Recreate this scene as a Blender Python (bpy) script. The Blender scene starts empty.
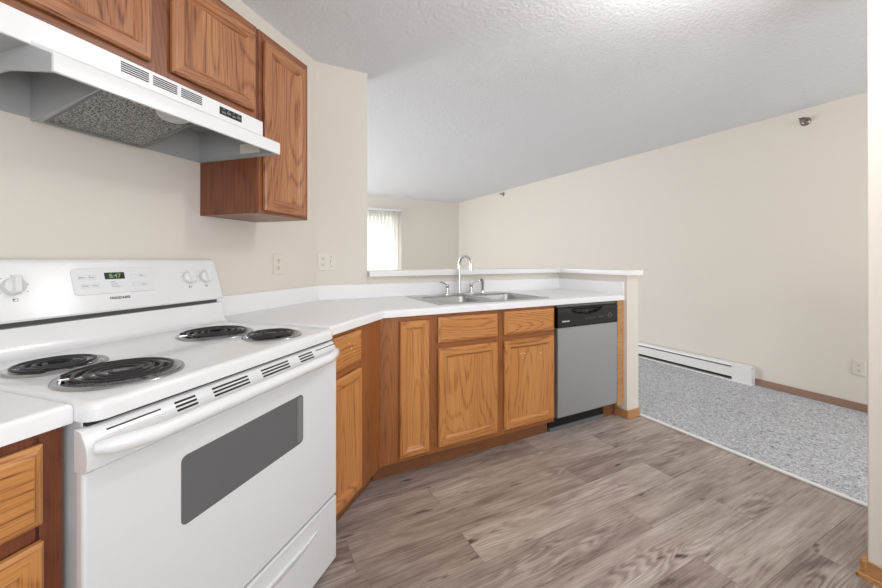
import bpy, bmesh, math, random
from mathutils import Vector, Matrix
random.seed(4)
PI = math.pi
Q = math.sqrt(.5)
scene = bpy.context.scene
C = bpy.context.collection

# ------------------------------------------------------------------ camera
cam = bpy.data.cameras.new('camera'); camo = bpy.data.objects.new('camera', cam); C.objects.link(camo)
camo.location = (0, 0, 1.182)
camo.rotation_euler = (PI/2, 0, -math.radians(26.9))
cam.sensor_width = 36; cam.lens = 368.4/882*36
cam.shift_y = -(294-258.7)/882
cam.shift_x = 0.8/882
cam.clip_start = .02
scene.camera = camo

# ------------------------------------------------------------------ world, lights, exposure
w = bpy.data.worlds.new('world'); scene.world = w; w.use_nodes = True
bg = w.node_tree.nodes['Background']
bg.inputs[0].default_value = (.91, .955, 1, 1); bg.inputs[1].default_value = .85

def area(name, loc, target, sx, sy, power, col=(1, 1, 1)):
    l = bpy.data.lights.new(name, 'AREA'); l.shape = 'RECTANGLE'; l.size = sx; l.size_y = sy; l.energy = power; l.color = col
    o = bpy.data.objects.new(name, l); C.objects.link(o); o.location = loc
    o.rotation_euler = (Vector(target)-Vector(loc)).to_track_quat('-Z', 'Y').to_euler()
    return o
def point(name, loc, r, power, col=(1, 1, 1)):
    l = bpy.data.lights.new(name, 'POINT'); l.shadow_soft_size = r; l.energy = power; l.color = col
    o = bpy.data.objects.new(name, l); C.objects.link(o); o.location = loc
    return o
point('kitchen_ceiling_light', (1.5, .75, 2.2), .09, 13, (1, .985, .96))
area('photo_light', (.15, -1.1, 1.75), (1.1, 2.0, .9), 1.6, 1.2, 5, (1, .99, .98))
area('ceiling_fill', (.5, -1.3, 1.1), (.9, -.6, 2.4), 1.0, .8, 25, (.98, .99, 1))  # added upward fill, brightens the ceiling
area('patio_daylight', (1.85, 7.75, 1.2), (1.9, 5, 1.1), 1.9, 2.1, 42, (.98, .99, 1))
area('living_room_fill', (-1.3, 5.9, 1.35), (4.2, 3.3, 1.25), 1.6, 1.3, 72, (1, .99, .97))  # added area light for the bright patch on the right wall
area('dining_side_fill', (3.3, -1.3, 1.5), (3.7, 2.5, .6), 1.2, 1.4, 20, (.98, .99, 1))  # unseen area light, fills the near end of the right wall

scene.view_settings.view_transform = 'Standard'
scene.view_settings.look = 'None'
scene.view_settings.gamma = 1
scene.view_settings.exposure = 0.40
scene.view_settings.use_curve_mapping = False

# ------------------------------------------------------------------ materials
def lin(c):
    return tuple(((v/255)/12.92 if v/255 <= .04045 else ((v/255+.055)/1.055)**2.4) for v in c)+(1,)
def mat(name, col, rough=.5, metal=0, spec=.5, coat=0, bump=None, emit=None, trans=0):
    m = bpy.data.materials.new(name); m.use_nodes = True
    nt = m.node_tree; b = nt.nodes['Principled BSDF']
    b.inputs['Base Color'].default_value = lin(col); b.inputs['Roughness'].default_value = rough
    b.inputs['Metallic'].default_value = metal; b.inputs['Specular IOR Level'].default_value = spec
    b.inputs['Coat Weight'].default_value = coat; b.inputs['Transmission Weight'].default_value = trans
    if emit:
        b.inputs['Emission Color'].default_value = lin(emit[0]); b.inputs['Emission Strength'].default_value = emit[1]
    tc = nt.nodes.new('ShaderNodeTexCoord'); n = nt.nodes.new('ShaderNodeTexNoise')
    s, st, ds = bump or (60, .03, .002)
    n.inputs['Scale'].default_value = s; n.inputs['Detail'].default_value = 4
    nt.links.new(tc.outputs['Object'], n.inputs['Vector'])
    bp = nt.nodes.new('ShaderNodeBump'); bp.inputs['Strength'].default_value = st; bp.inputs['Distance'].default_value = ds
    nt.links.new(n.outputs['Fac'], bp.inputs['Height']); nt.links.new(bp.outputs['Normal'], b.inputs['Normal'])
    return m

def nodes(name):
    m = bpy.data.materials.new(name); m.use_nodes = True
    nt = m.node_tree
    def N(t, **k):
        n = nt.nodes.new('ShaderNode'+t)
        for a, v in k.items():
            if a.startswith('i_'):
                key = a[2:]
                key = int(key) if key.isdigit() else key.replace('_', ' ')
                n.inputs[key].default_value = v
            else: setattr(n, a, v)
        return n
    return m, nt, N, nt.links.new, nt.nodes['Principled BSDF']

def ramp(N, stops):
    r = N('ValToRGB'); e = r.color_ramp.elements
    e[0].position, e[0].color = stops[0][0], lin(stops[0][1])
    e[1].position, e[1].color = stops[-1][0], lin(stops[-1][1])
    for p, c in stops[1:-1]:
        x = e.new(p); x.color = lin(c)
    return r

def oak(name, horiz, light, mid, dark, rough=.38, rings=.2, base=.10):
    m, nt, N, L, b = nodes(name)
    tc = N('TexCoord'); oi = N('ObjectInfo')
    off = N('VectorMath', operation='SCALE'); off.inputs[0].default_value = (3.1, 7.7, 5.3)
    L(oi.outputs['Random'], off.inputs['Scale'])
    add = N('VectorMath', operation='ADD'); L(tc.outputs['Object'], add.inputs[0]); L(off.outputs[0], add.inputs[1])
    def mapped(across, along, mid_):
        mp = N('Mapping'); mp.inputs['Scale'].default_value = (along, mid_, across) if horiz else (across, mid_, along)
        L(add.outputs[0], mp.inputs['Vector']); return mp.outputs[0]
    n1 = N('TexNoise', i_Scale=1.0, i_Detail=1.0, i_Roughness=.4); L(mapped(5.2, .75, 3), n1.inputs['Vector'])
    wob = N('TexNoise', i_Scale=1.0, i_Detail=3.0); L(mapped(60, 9, 20), wob.inputs['Vector'])
    mul = N('Math', operation='MULTIPLY'); mul.inputs[1].default_value = 150; L(n1.outputs['Fac'], mul.inputs[0])
    wm = N('Math', operation='MULTIPLY_ADD'); wm.inputs[1].default_value = 3.0; L(wob.outputs['Fac'], wm.inputs[0]); L(mul.outputs[0], wm.inputs[2])
    sn = N('Math', operation='SINE'); L(wm.outputs[0], sn.inputs[0])
    mr = N('MapRange', i_1=-1.0, i_2=1.0); L(sn.outputs[0], mr.inputs[0])
    pw = N('Math', operation='POWER'); pw.inputs[1].default_value = 5.0; L(mr.outputs[0], pw.inputs[0])
    n2 = N('TexNoise', i_Scale=1.0, i_Detail=3.0, i_Roughness=.65); L(mapped(420, 6, 60), n2.inputs['Vector'])
    n3 = N('TexNoise', i_Scale=1.0, i_Detail=2.0); L(mapped(9, .8, 3), n3.inputs['Vector'])
    r = ramp(N, [(.0, light), (.5, mid), (1, dark)])
    pore = N('MapRange', i_1=.42, i_2=.72, i_3=0.0, i_4=1.0); L(n2.outputs['Fac'], pore.inputs[0])
    pm = N('MapRange', i_1=0.0, i_2=1.0, i_3=.35, i_4=1.3); L(pore.outputs[0], pm.inputs[0])
    a0 = N('Math', operation='MULTIPLY'); L(pw.outputs[0], a0.inputs[0]); L(pm.outputs[0], a0.inputs[1])
    a1 = N('Math', operation='MULTIPLY'); L(a0.outputs[0], a1.inputs[0]); a1.inputs[1].default_value = rings
    a2 = N('Math', operation='MULTIPLY'); L(pore.outputs[0], a2.inputs[0]); a2.inputs[1].default_value = .36
    a3 = N('MapRange', i_1=.3, i_2=.7, i_3=base, i_4=base+.24); L(n3.outputs['Fac'], a3.inputs[0])
    s1 = N('Math', operation='ADD'); L(a1.outputs[0], s1.inputs[0]); L(a2.outputs[0], s1.inputs[1])
    s2 = N('Math', operation='ADD', use_clamp=True); L(s1.outputs[0], s2.inputs[0]); L(a3.outputs[0], s2.inputs[1])
    L(s2.outputs[0], r.inputs[0]); L(r.outputs[0], b.inputs['Base Color'])
    b.inputs['Roughness'].default_value = rough; b.inputs['Coat Weight'].default_value = .3; b.inputs['Coat Roughness'].default_value = .22
    bp = N('Bump', i_Strength=.15, i_Distance=.0008); L(s1.outputs[0], bp.inputs['Height']); L(bp.outputs[0], b.inputs['Normal'])
    return m

M = {}
LC = ((216, 156, 92), (190, 124, 64), (118, 62, 26))
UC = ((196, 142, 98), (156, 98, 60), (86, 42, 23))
M['oak_v'] = oak('oak_vertical', False, *LC, rings=.42); M['oak_h'] = oak('oak_horizontal', True, *LC, rings=.55)
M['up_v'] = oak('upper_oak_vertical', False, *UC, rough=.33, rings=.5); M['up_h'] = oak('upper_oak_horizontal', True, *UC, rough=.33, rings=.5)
FC = ((178, 116, 64), (146, 86, 42), (92, 46, 20)); FU = ((164, 106, 70), (126, 74, 44), (72, 35, 19))  # darker frame stain; FC darkened further to paint shade beside the doors
M['frame_v'] = oak('face_frame_vertical', False, *FC, rings=.35); M['frame_h'] = oak('face_frame_horizontal', True, *FC, rings=.35)
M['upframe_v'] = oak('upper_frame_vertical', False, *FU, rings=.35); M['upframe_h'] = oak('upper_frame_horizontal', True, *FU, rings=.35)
M['oak_kick'] = oak('oak_kick', True, (150, 96, 56), (126, 76, 42), (84, 46, 24), rough=.6)
M['side'] = oak('stained_side_panel', False, (136, 76, 46), (112, 58, 34), (78, 38, 20), rough=.45)
M['trim_oak'] = oak('baseboard_oak', True, (206, 158, 106), (180, 128, 78), (140, 92, 52))
M['trim_brown'] = oak('baseboard_brown', True, (166, 134, 116), (146, 114, 98), (118, 88, 74))
M['wall'] = mat('wall_paint', (226, 220, 210), .75, bump=(180, .05, .001), spec=.25)
M['white'] = mat('white_enamel', (238, 239, 240), .2, coat=.4, bump=(3, .01, .001))
M['white_satin'] = mat('white_satin_door', (231, 233, 235), .32, bump=(40, .01, .001))
M['white_plastic'] = mat('white_plastic', (232, 232, 230), .4)
M['plate'] = mat('almond_plate', (226, 220, 208), .45)
M['laminate'] = mat('white_laminate', (244, 244, 245), .34, bump=(300, .02, .0005))
M['ledge'] = mat('white_ledge_laminate', (240, 240, 240), .35)
M['steel'] = mat('sink_steel', (190, 191, 192), .28, metal=1, bump=(200, .02, .0005))
M['chrome'] = mat('chrome', (215, 216, 218), .1, metal=1)
M['pan'] = mat('drip_pan_chrome', (168, 169, 171), .2, metal=1)
M['dwsteel'] = mat('brushed_steel', (178, 180, 182), .38, metal=.6, bump=(120, .02, .0005))
M['black'] = mat('black_plastic', (20, 20, 21), .3)
M['matteblack'] = mat('matte_black', (16, 15, 15), .7)
M['coil'] = mat('coil_metal', (58, 58, 60), .42, metal=.4)
M['grey'] = mat('grey_metal', (120, 122, 124), .5, metal=.1)
M['hoodin'] = mat('hood_inner_shaded', (172, 173, 174), .5)  # grey stands in for shade on the hood's white inside and left side
M['gap'] = mat('grey_vent_gap', (98, 98, 98), .5)
M['glass_dark'] = mat('oven_glass', (102, 104, 107), .12, spec=.7)
M['glass_strip'] = mat('oven_glass_inner', (128, 129, 131), .25)
M['print'] = mat('grey_print', (120, 120, 122), .6)
M['darkprint'] = mat('dark_print', (70, 70, 72), .6)
M['whiteprint'] = mat('white_print', (225, 225, 225), .5)
M['display'] = mat('display_black', (22, 34, 14), .2)
M['digits'] = mat('display_digits', (130, 165, 100), .4, emit=((150, 205, 95), .05))
M['blind'] = None
M['nickel'] = mat('sprinkler_nickel', (150, 142, 134), .3, metal=1)
M['faint'] = mat('faint_grey', (205, 205, 207), .5)
M['slot'] = mat('dark_slot', (40, 40, 42), .7)
M['vinylframe'] = mat('window_frame_white', (235, 235, 235), .4)
M['dot'] = mat('pale_scratch', (236, 214, 186), .6)

# ceiling: knock-down texture
m, nt, N, L, b = nodes('textured_ceiling')
tc = N('TexCoord'); n = N('TexNoise', i_Scale=38.0, i_Detail=3.0, i_Roughness=.5); L(tc.outputs['Object'], n.inputs['Vector'])
v = N('TexVoronoi', i_Scale=62.0); L(tc.outputs['Object'], v.inputs['Vector'])
ad = N('Math', operation='SUBTRACT'); L(n.outputs['Fac'], ad.inputs[0]); L(v.outputs['Distance'], ad.inputs[1])
bp = N('Bump', i_Strength=.42, i_Distance=.006); L(ad.outputs[0], bp.inputs['Height']); L(bp.outputs[0], b.inputs['Normal'])
b.inputs['Base Color'].default_value = lin((228, 228, 231)); b.inputs['Roughness'].default_value = .85
M['ceiling'] = m

# vinyl plank floor, planks along x
m, nt, N, L, b = nodes('vinyl_plank_floor')
tc = N('TexCoord')
br = N('TexBrick', i_Scale=1.0, i_Mortar_Size=.0012, i_Mortar_Smooth=.1, i_Bias=0.0, i_Brick_Width=1.22, i_Row_Height=.18, offset=.37, offset_frequency=2)
br.inputs['Color1'].default_value = (0, 0, 0, 1); br.inputs['Color2'].default_value = (1, 1, 1, 1); br.inputs['Mortar'].default_value = (.5, .5, .5, 1)
mp0 = N('Mapping'); mp0.inputs['Location'].default_value = (.42, .06, 0); L(tc.outputs['Object'], mp0.inputs['Vector']); L(mp0.outputs[0], br.inputs['Vector'])
mw = N('Math', operation='MULTIPLY'); mw.inputs[1].default_value = 37; L(br.outputs['Color'], mw.inputs[0])
mp = N('Mapping'); mp.inputs['Scale'].default_value = (.9, 7.5, 1); L(tc.outputs['Object'], mp.inputs['Vector'])
n1 = N('TexNoise', noise_dimensions='4D', i_Scale=1.0, i_Detail=2.5, i_Roughness=.5, i_Distortion=.7); L(mp.outputs[0], n1.inputs['Vector']); L(mw.outputs[0], n1.inputs['W'])
mu = N('Math', operation='MULTIPLY'); mu.inputs[1].default_value = 150; L(n1.outputs['Fac'], mu.inputs[0])
sn = N('Math', operation='SINE'); L(mu.outputs[0], sn.inputs[0])
# rings only appear in patches
pm = N('TexNoise', noise_dimensions='4D', i_Scale=1.0, i_Detail=2.0); mp3 = N('Mapping'); mp3.inputs['Scale'].default_value = (1.5, 5, 1); L(tc.outputs['Object'], mp3.inputs['Vector']); L(mp3.outputs[0], pm.inputs['Vector']); L(mw.outputs[0], pm.inputs['W'])
pmr = N('MapRange', i_1=.52, i_2=.64, i_3=0.0, i_4=.14); L(pm.outputs['Fac'], pmr.inputs[0])
rg = N('Math', operation='MULTIPLY'); L(sn.outputs[0], rg.inputs[0]); L(pmr.outputs[0], rg.inputs[1])
mp2 = N('Mapping'); mp2.inputs['Scale'].default_value = (5, 150, 1); L(tc.outputs['Object'], mp2.inputs['Vector'])
n2 = N('TexNoise', noise_dimensions='4D', i_Scale=1.0, i_Detail=4.0, i_Roughness=.6); L(mp2.outputs[0], n2.inputs['Vector']); L(mw.outputs[0], n2.inputs['W'])
st = N('MapRange', i_1=.32, i_2=.68, i_3=-.15, i_4=.15); L(n2.outputs['Fac'], st.inputs[0])
mp4 = N('Mapping'); mp4.inputs['Scale'].default_value = (2.6, 15, 1); L(tc.outputs['Object'], mp4.inputs['Vector'])
n4 = N('TexNoise', noise_dimensions='4D', i_Scale=1.0, i_Detail=5.0, i_Roughness=.62, i_Distortion=.5); L(mp4.outputs[0], n4.inputs['Vector']); L(mw.outputs[0], n4.inputs['W'])
bl = N('MapRange', i_1=.3, i_2=.7, i_3=-.22, i_4=.22); L(n4.outputs['Fac'], bl.inputs[0])
nk = N('TexNoise', noise_dimensions='4D', i_Scale=1.0, i_Detail=3.0); mpk = N('Mapping'); mpk.inputs['Scale'].default_value = (4.5, 20, 1); mpk.inputs['Location'].default_value = (9, 4, 0); L(tc.outputs['Object'], mpk.inputs['Vector']); L(mpk.outputs[0], nk.inputs['Vector']); L(mw.outputs[0], nk.inputs['W'])
kn = N('MapRange', i_1=.64, i_2=.74, i_3=0.0, i_4=-.6); L(nk.outputs['Fac'], kn.inputs[0])
pl = N('MapRange', i_1=0.0, i_2=1.0, i_3=.42, i_4=.72); L(br.outputs['Color'], pl.inputs[0])
def summ(*xs):
    cur = xs[0]
    for x in xs[1:]:
        a = N('Math', operation='ADD'); L(cur, a.inputs[0]); L(x, a.inputs[1]); cur = a.outputs[0]
    return cur
mo = N('MapRange', i_1=0.0, i_2=1.0, i_3=0.0, i_4=-.25); L(br.outputs['Fac'], mo.inputs[0])
tot = summ(rg.outputs[0], st.outputs[0], bl.outputs[0], kn.outputs[0], pl.outputs[0], mo.outputs[0])
r = ramp(N, [(0, (62, 50, 45)), (.28, (124, 109, 101)), (.6, (174, 160, 151)), (1, (214, 205, 198))]); L(tot, r.inputs[0]); L(r.outputs[0], b.inputs['Base Color'])
b.inputs['Roughness'].default_value = .42
bp = N('Bump', i_Strength=.15, i_Distance=.0012); L(tot, bp.inputs['Height']); L(bp.outputs[0], b.inputs['Normal'])
M['plank'] = m

# carpet
m, nt, N, L, b = nodes('grey_carpet')
tc = N('TexCoord'); n = N('TexNoise', i_Scale=64.0, i_Detail=4.0, i_Roughness=.75, i_Distortion=1.2); L(tc.outputs['Object'], n.inputs['Vector'])
r = ramp(N, [(.33, (92, 95, 100)), (.43, (168, 170, 175)), (.55, (214, 216, 220)), (.68, (232, 234, 237))]); L(n.outputs['Fac'], r.inputs[0]); L(r.outputs[0], b.inputs['Base Color'])
b.inputs['Roughness'].default_value = .95; b.inputs['Specular IOR Level'].default_value = .1
bp = N('Bump', i_Strength=.6, i_Distance=.01); L(n.outputs['Fac'], bp.inputs['Height']); L(bp.outputs[0], b.inputs['Normal'])
M['carpet'] = m

# filter mesh
m, nt, N, L, b = nodes('aluminium_filter_mesh')
tc = N('TexCoord'); v = N('TexVoronoi', i_Scale=190.0); L(tc.outputs['Object'], v.inputs['Vector'])
r = ramp(N, [(.0, (24, 24, 24)), (.3, (90, 90, 92)), (.6, (178, 178, 178))]); L(v.outputs['Distance'], r.inputs[0]); L(r.outputs[0], b.inputs['Base Color'])
b.inputs['Metallic'].default_value = .7; b.inputs['Roughness'].default_value = .4
bp = N('Bump', i_Strength=.9, i_Distance=.004); L(v.outputs['Distance'], bp.inputs['Height']); L(bp.outputs[0], b.inputs['Normal'])
M['filter'] = m

# translucent blind vinyl
m, nt, N, L, b = nodes('translucent_blind')
tr = N('BsdfTranslucent'); tr.inputs[0].default_value = (.92, .91, .88, 1)
b.inputs['Base Color'].default_value = lin((236, 233, 226)); b.inputs['Roughness'].default_value = .5
mx = N('MixShader'); mx.inputs[0].default_value = .55; L(b.outputs[0], mx.inputs[1]); L(tr.outputs[0], mx.inputs[2])
L(mx.outputs[0], nt.nodes['Material Output'].inputs[0])
M['blind'] = m
# lamp lens
M['lens'] = mat('frosted_lens', (200, 200, 198), .5)
# window pane
m, nt, N, L, b = nodes('window_pane')
gl = N('BsdfGlass'); gl.inputs['IOR'].default_value = 1.45; gl.inputs['Roughness'].default_value = 0
tp = N('BsdfTransparent'); mx = N('MixShader'); mx.inputs[0].default_value = .12; L(tp.outputs[0], mx.inputs[1]); L(gl.outputs[0], mx.inputs[2])
L(mx.outputs[0], nt.nodes['Material Output'].inputs[0]); M['pane'] = m

# ------------------------------------------------------------------ mesh helpers
OFF = {}
def rootp(name, label, cat, frame, ox, oy, oz=0, group=None):
    """frame 'L' = along the stove wall (x along, y away from the room), 'S' = world axes"""
    o = bpy.data.objects.new(name, None); C.objects.link(o); o.empty_display_size = .1
    place(o, frame, ox, oy, oz)
    o['label'] = label; o['category'] = cat
    g = {'base_cabinet': 'oak base cabinets under the counters', 'wall_cabinet': 'oak wall cabinets around the range hood', 'fire_sprinkler': 'sidewall sprinklers on the right wall', 'countertop': 'white laminate countertops either side of the stove'}.get(name)
    if g: o['group'] = g
    return o
def place(o, frame, ox, oy, oz):
    if frame == 'L': o.location = ((ox-oy)*Q, (ox+oy)*Q, oz); o.rotation_euler = (0, 0, PI/4)
    else: o.location = (ox, oy, oz)
    OFF[o.name] = (ox, oy, oz)
def obj(name, bm, mats, parent=None, smooth=None, bevel=0, at=None, label=None, cat=None, kind=None, group=None, cull=True):
    bmesh.ops.remove_doubles(bm, verts=bm.verts, dist=1e-6)
    bmesh.ops.recalc_face_normals(bm, faces=bm.faces)
    me = bpy.data.meshes.new(name)
    if not isinstance(mats, (list, tuple)): mats = [mats]
    for m in mats: me.materials.append(m)
    o = bpy.data.objects.new(name, me); C.objects.link(o)
    if parent:
        off = OFF[parent.name]; o.parent = parent; OFF[o.name] = off
    else:
        fr, ox, oy, oz = at if at else ('S', 0, 0, 0); place(o, fr, ox, oy, oz); off = (ox, oy, oz)
    bmesh.ops.translate(bm, verts=bm.verts, vec=(-off[0], -off[1], -off[2]))
    bm.to_mesh(me); bm.free()
    if smooth:
        for p in me.polygons: p.use_smooth = True
        if smooth is not True:
            me.set_sharp_from_angle(angle=math.radians(smooth))
    if bevel:
        md = o.modifiers.new('bevel', 'BEVEL'); md.width = bevel; md.segments = 3; md.limit_method = 'ANGLE'; md.angle_limit = math.radians(40)
        for p in me.polygons: p.use_smooth = True
        me.set_sharp_from_angle(angle=math.radians(40))
        md.harden_normals = False
    if label: o['label'] = label
    if cat: o['category'] = cat
    if kind: o['kind'] = kind
    if group: o['group'] = group
    return o
def B(bm, x0, x1, y0, y1, z0, z1, mi=0):
    vs = [bm.verts.new((x, y, z)) for x in (x0, x1) for y in (y0, y1) for z in (z0, z1)]
    for f in ((0, 1, 3, 2), (4, 6, 7, 5), (0, 4, 5, 1), (2, 3, 7, 6), (0, 2, 6, 4), (1, 5, 7, 3)):
        fc = bm.faces.new([vs[i] for i in f]); fc.material_index = mi
    return vs
def box(*a, **k):
    bm = bmesh.new(); B(bm, *a, **k); return bm
def prism(bm, pts, axis, t0, t1, mi=0):
    """extrude a 2-D outline; axis 'x': pts are (y,z); 'z': (x,y); 'y': (x,z)"""
    def P(p, t): return (t, p[0], p[1]) if axis == 'x' else (p[0], p[1], t) if axis == 'z' else (p[0], t, p[1])
    a = [bm.verts.new(P(p, t0)) for p in pts]; c = [bm.verts.new(P(p, t1)) for p in pts]
    n = len(pts); fs = [bm.faces.new(a), bm.faces.new(c[::-1])]
    for i in range(n): fs.append(bm.faces.new((a[i], a[(i+1) % n], c[(i+1) % n], c[i])))
    for f in fs: f.material_index = mi
    return bm
def tube(bm, pts, r, seg=10, close=False, sc=None, mi=0, caps=True):
    """round tube along points; r number or list; sc = (flatten factor z)"""
    P = [Vector(p) for p in pts]; n = len(P); rings = []
    up = Vector((0, 0, 1))
    prev = None
    for i, p in enumerate(P):
        if close: t = P[(i+1) % n]-P[i-1]
        else: t = P[min(i+1, n-1)]-P[max(i-1, 0)]
        t.normalize()
        if prev is None:
            a = up if abs(t.dot(up)) < .9 else Vector((1, 0, 0))
            u = t.cross(a).normalized()
        else: u = (prev-t*prev.dot(t)).normalized()
        prev = u; v_ = t.cross(u)
        rr = r[i] if isinstance(r, (list, tuple)) else r
        ra, rb = rr if isinstance(rr, tuple) else (rr, rr)
        ring = [bm.verts.new(p+u*ra*math.cos(2*PI*k/seg)+v_*rb*math.sin(2*PI*k/seg)) for k in range(seg)]
        rings.append(ring)
    m_ = n if close else n-1
    for i in range(m_):
        A, D = rings[i], rings[(i+1) % n]
        for k in range(seg):
            f = bm.faces.new((A[k], A[(k+1) % seg], D[(k+1) % seg], D[k])); f.material_index = mi
    if caps and not close:
        bm.faces.new(rings[0][::-1]).material_index = mi; bm.faces.new(rings[-1]).material_index = mi
    return bm
def lathe(bm, prof, c, seg=40, mi=0, mp=None):
    """prof list of (r,h); revolve about vertical at c, or map with mp(x,y,h)"""
    rings = []
    for r, h in prof:
        if r < 1e-6: rings.append([bm.verts.new(mp(0, 0, h) if mp else (c[0], c[1], c[2]+h))])
        else:
            rings.append([bm.verts.new(mp(r*math.cos(2*PI*k/seg), r*math.sin(2*PI*k/seg), h) if mp else (c[0]+r*math.cos(2*PI*k/seg), c[1]+r*math.sin(2*PI*k/seg), c[2]+h)) for k in range(seg)])
    for A, D in zip(rings, rings[1:]):
        for k in range(seg):
            k2 = (k+1) % seg
            if len(A) == 1 and len(D) == 1: continue
            if len(A) == 1: f = bm.faces.new((A[0], D[k], D[k2]))
            elif len(D) == 1: f = bm.faces.new((A[k], A[k2], D[0]))
            else: f = bm.faces.new((A[k], A[k2], D[k2], D[k]))
            f.material_index = mi
    return bm
def offset(poly, d):
    """inset polygon (counter-clockwise) by d"""
    n = len(poly); out = []
    for i in range(n):
        p0, p1, p2 = Vector(poly[i-1]), Vector(poly[i]), Vector(poly[(i+1) % n])
        e1 = (p1-p0).normalized(); e2 = (p2-p1).normalized()
        n1 = Vector((-e1.y, e1.x)); n2 = Vector((-e2.y, e2.x))
        k = d/(1+n1.dot(n2)); out.append(tuple(p1+(n1+n2)*k))
    return out
def rrect(x0, x1, y0, y1, r, s=5):
    pts = []
    for cx, cy, a0 in ((x1-r, y0+r, -PI/2), (x1-r, y1-r, 0), (x0+r, y1-r, PI/2), (x0+r, y0+r, PI)):
        for k in range(s+1):
            a = a0+PI/2*k/s; pts.append((cx+r*math.cos(a), cy+r*math.sin(a)))
    return pts
def slab(outer, holes, z0, z1, r=0, steps=4, mi=0):
    """horizontal slab with rounded top edge and holes (outer counter-clockwise)"""
    bm = bmesh.new()
    def loop(pts, z): return [bm.verts.new((p[0], p[1], z)) for p in pts]
    def skin(a, c):
        n = len(a)
        for i in range(n): bm.faces.new((a[i], a[(i+1) % n], c[(i+1) % n], c[i]))
    rings = [loop(outer, z0)]
    if r:
        for k in range(steps+1):
            t = PI/2*k/steps
            rings.append(loop(offset(outer, r*(1-math.cos(t))) if k else outer, z1-r+r*math.sin(t)))
    else: rings.append(loop(outer, z1))
    for a, c in zip(rings, rings[1:]): skin(a, c)
    ht, hb = [], []
    for h in holes:
        a, c = loop(h, z0), loop(h, z1); skin(a, c); hb.append(a); ht.append(c)
    def fill(loops):
        es = []
        for l in loops:
            for i in range(len(l)):
                e = bm.edges.get((l[i], l[(i+1) % len(l)])) or bm.edges.new((l[i], l[(i+1) % len(l)])); es.append(e)
        bmesh.ops.triangle_fill(bm, use_beauty=True, use_dissolve=False, edges=es)
    fill([rings[-1]]+ht); fill([rings[0]]+hb)
    for f in bm.faces: f.material_index = mi
    return bm
def text(s, size, mp, mi=0, bm=None, ext=.0004, bold=0):
    cu = bpy.data.curves.new('t', 'FONT'); cu.body = s; cu.size = size; cu.align_x = 'LEFT'; cu.extrude = ext; cu.offset = bold
    to = bpy.data.objects.new('t', cu); C.objects.link(to); dg = bpy.context.evaluated_depsgraph_get()
    me = bpy.data.meshes.new_from_object(to.evaluated_get(dg)); bpy.data.objects.remove(to)
    bm = bm or bmesh.new(); b2 = bmesh.new(); b2.from_mesh(me); bpy.data.meshes.remove(me)
    vm = {}
    for v in b2.verts: vm[v] = bm.verts.new(mp(v.co.x, v.co.y, v.co.z))
    for f in b2.faces:
        try: bm.faces.new([vm[v] for v in f.verts]).material_index = mi
        except ValueError: pass
    b2.free(); return bm

def panel_front(bm, x0, x1, z0, z1, yf, t=.02, fw=.048, raised=True):
    """shaped door / drawer front, front face at y=yf, materials 0 vertical grain, 1 horizontal grain"""
    if raised: rings = [(0, yf+t-.0035), (0, yf+.006), (.006, yf), (fw-.008, yf), (fw-.005, yf+.003), (fw-.003, yf+.004), (fw+.007, yf+.0125), (fw+.009, yf+.0125)]
    else: rings = [(0, yf+t-.0035), (0, yf+.009), (.005, yf+.005), (.011, yf+.003), (.015, yf)]
    L_ = []
    for ins, y in rings:
        L_.append([bm.verts.new(p) for p in ((x0+ins, y, z0+ins), (x1-ins, y, z0+ins), (x1-ins, y, z1-ins), (x0+ins, y, z1-ins))])
    for a, c in zip(L_, L_[1:]):
        for i in range(4):
            f = bm.faces.new((a[i], a[(i+1) % 4], c[(i+1) % 4], c[i])); f.material_index = 1 if i in (0, 2) else 0
    f = bm.faces.new(L_[-1]); f.material_index = 0 if raised else 1
    f = bm.faces.new(L_[0][::-1]); f.material_index = 0
    return bm
LOW = lambda: [M['oak_v'], M['oak_h']]
UP = lambda: [M['up_v'], M['up_h']]
def door(root, x0, x1, z0, z1, yf, mats, fw=.048, label=None):
    return obj('door', panel_front(bmesh.new(), x0, x1, z0, z1, yf, fw=fw), mats, root, label=label)
def drawer(root, x0, x1, z0, z1, yf, mats):
    return obj('drawer_front', panel_front(bmesh.new(), x0, x1, z0, z1, yf, raised=False), mats, root)

ZC = 2.455
XR = 4.18
YB = 2.485      # kitchen face of the back wall
DW_ = 1.50     # distance of stove wall
KX = YB-DW_*math.sqrt(2)
# ------------------------------------------------------------------ the setting
S = dict(kind='structure')
obj('floor', box(-3.0, 2.607, -2.6, 2.55, -.06, 0), M['plank'], **S)
bm = bmesh.new(); B(bm, 2.607, XR+.1, -2.6, 7.5, -.06, .006); B(bm, -3.0, 2.607, 2.55, 7.5, -.06, .006)
obj('floor_carpet', bm, M['carpet'], **S)
obj('ceiling', box(-3.0, XR+.1, -2.6, 7.5, ZC, ZC+.1), M['ceiling'], **S)
obj('wall_right', box(XR, XR+.1, -2.6, 7.5, 0, ZC), M['wall'], **S)
WX0, WX1, WZ = .95, 2.70, 2.12
bm = bmesh.new(); B(bm, WX1, XR, 7.3, 7.45, 0, ZC); B(bm, -1.6, WX0, 7.3, 7.45, 0, ZC); B(bm, WX0, WX1, 7.3, 7.45, WZ, ZC); B(bm, WX0, WX1, 7.3, 7.45, 0, .04)
obj('wall_far', bm, M['wall'], **S)
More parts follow.
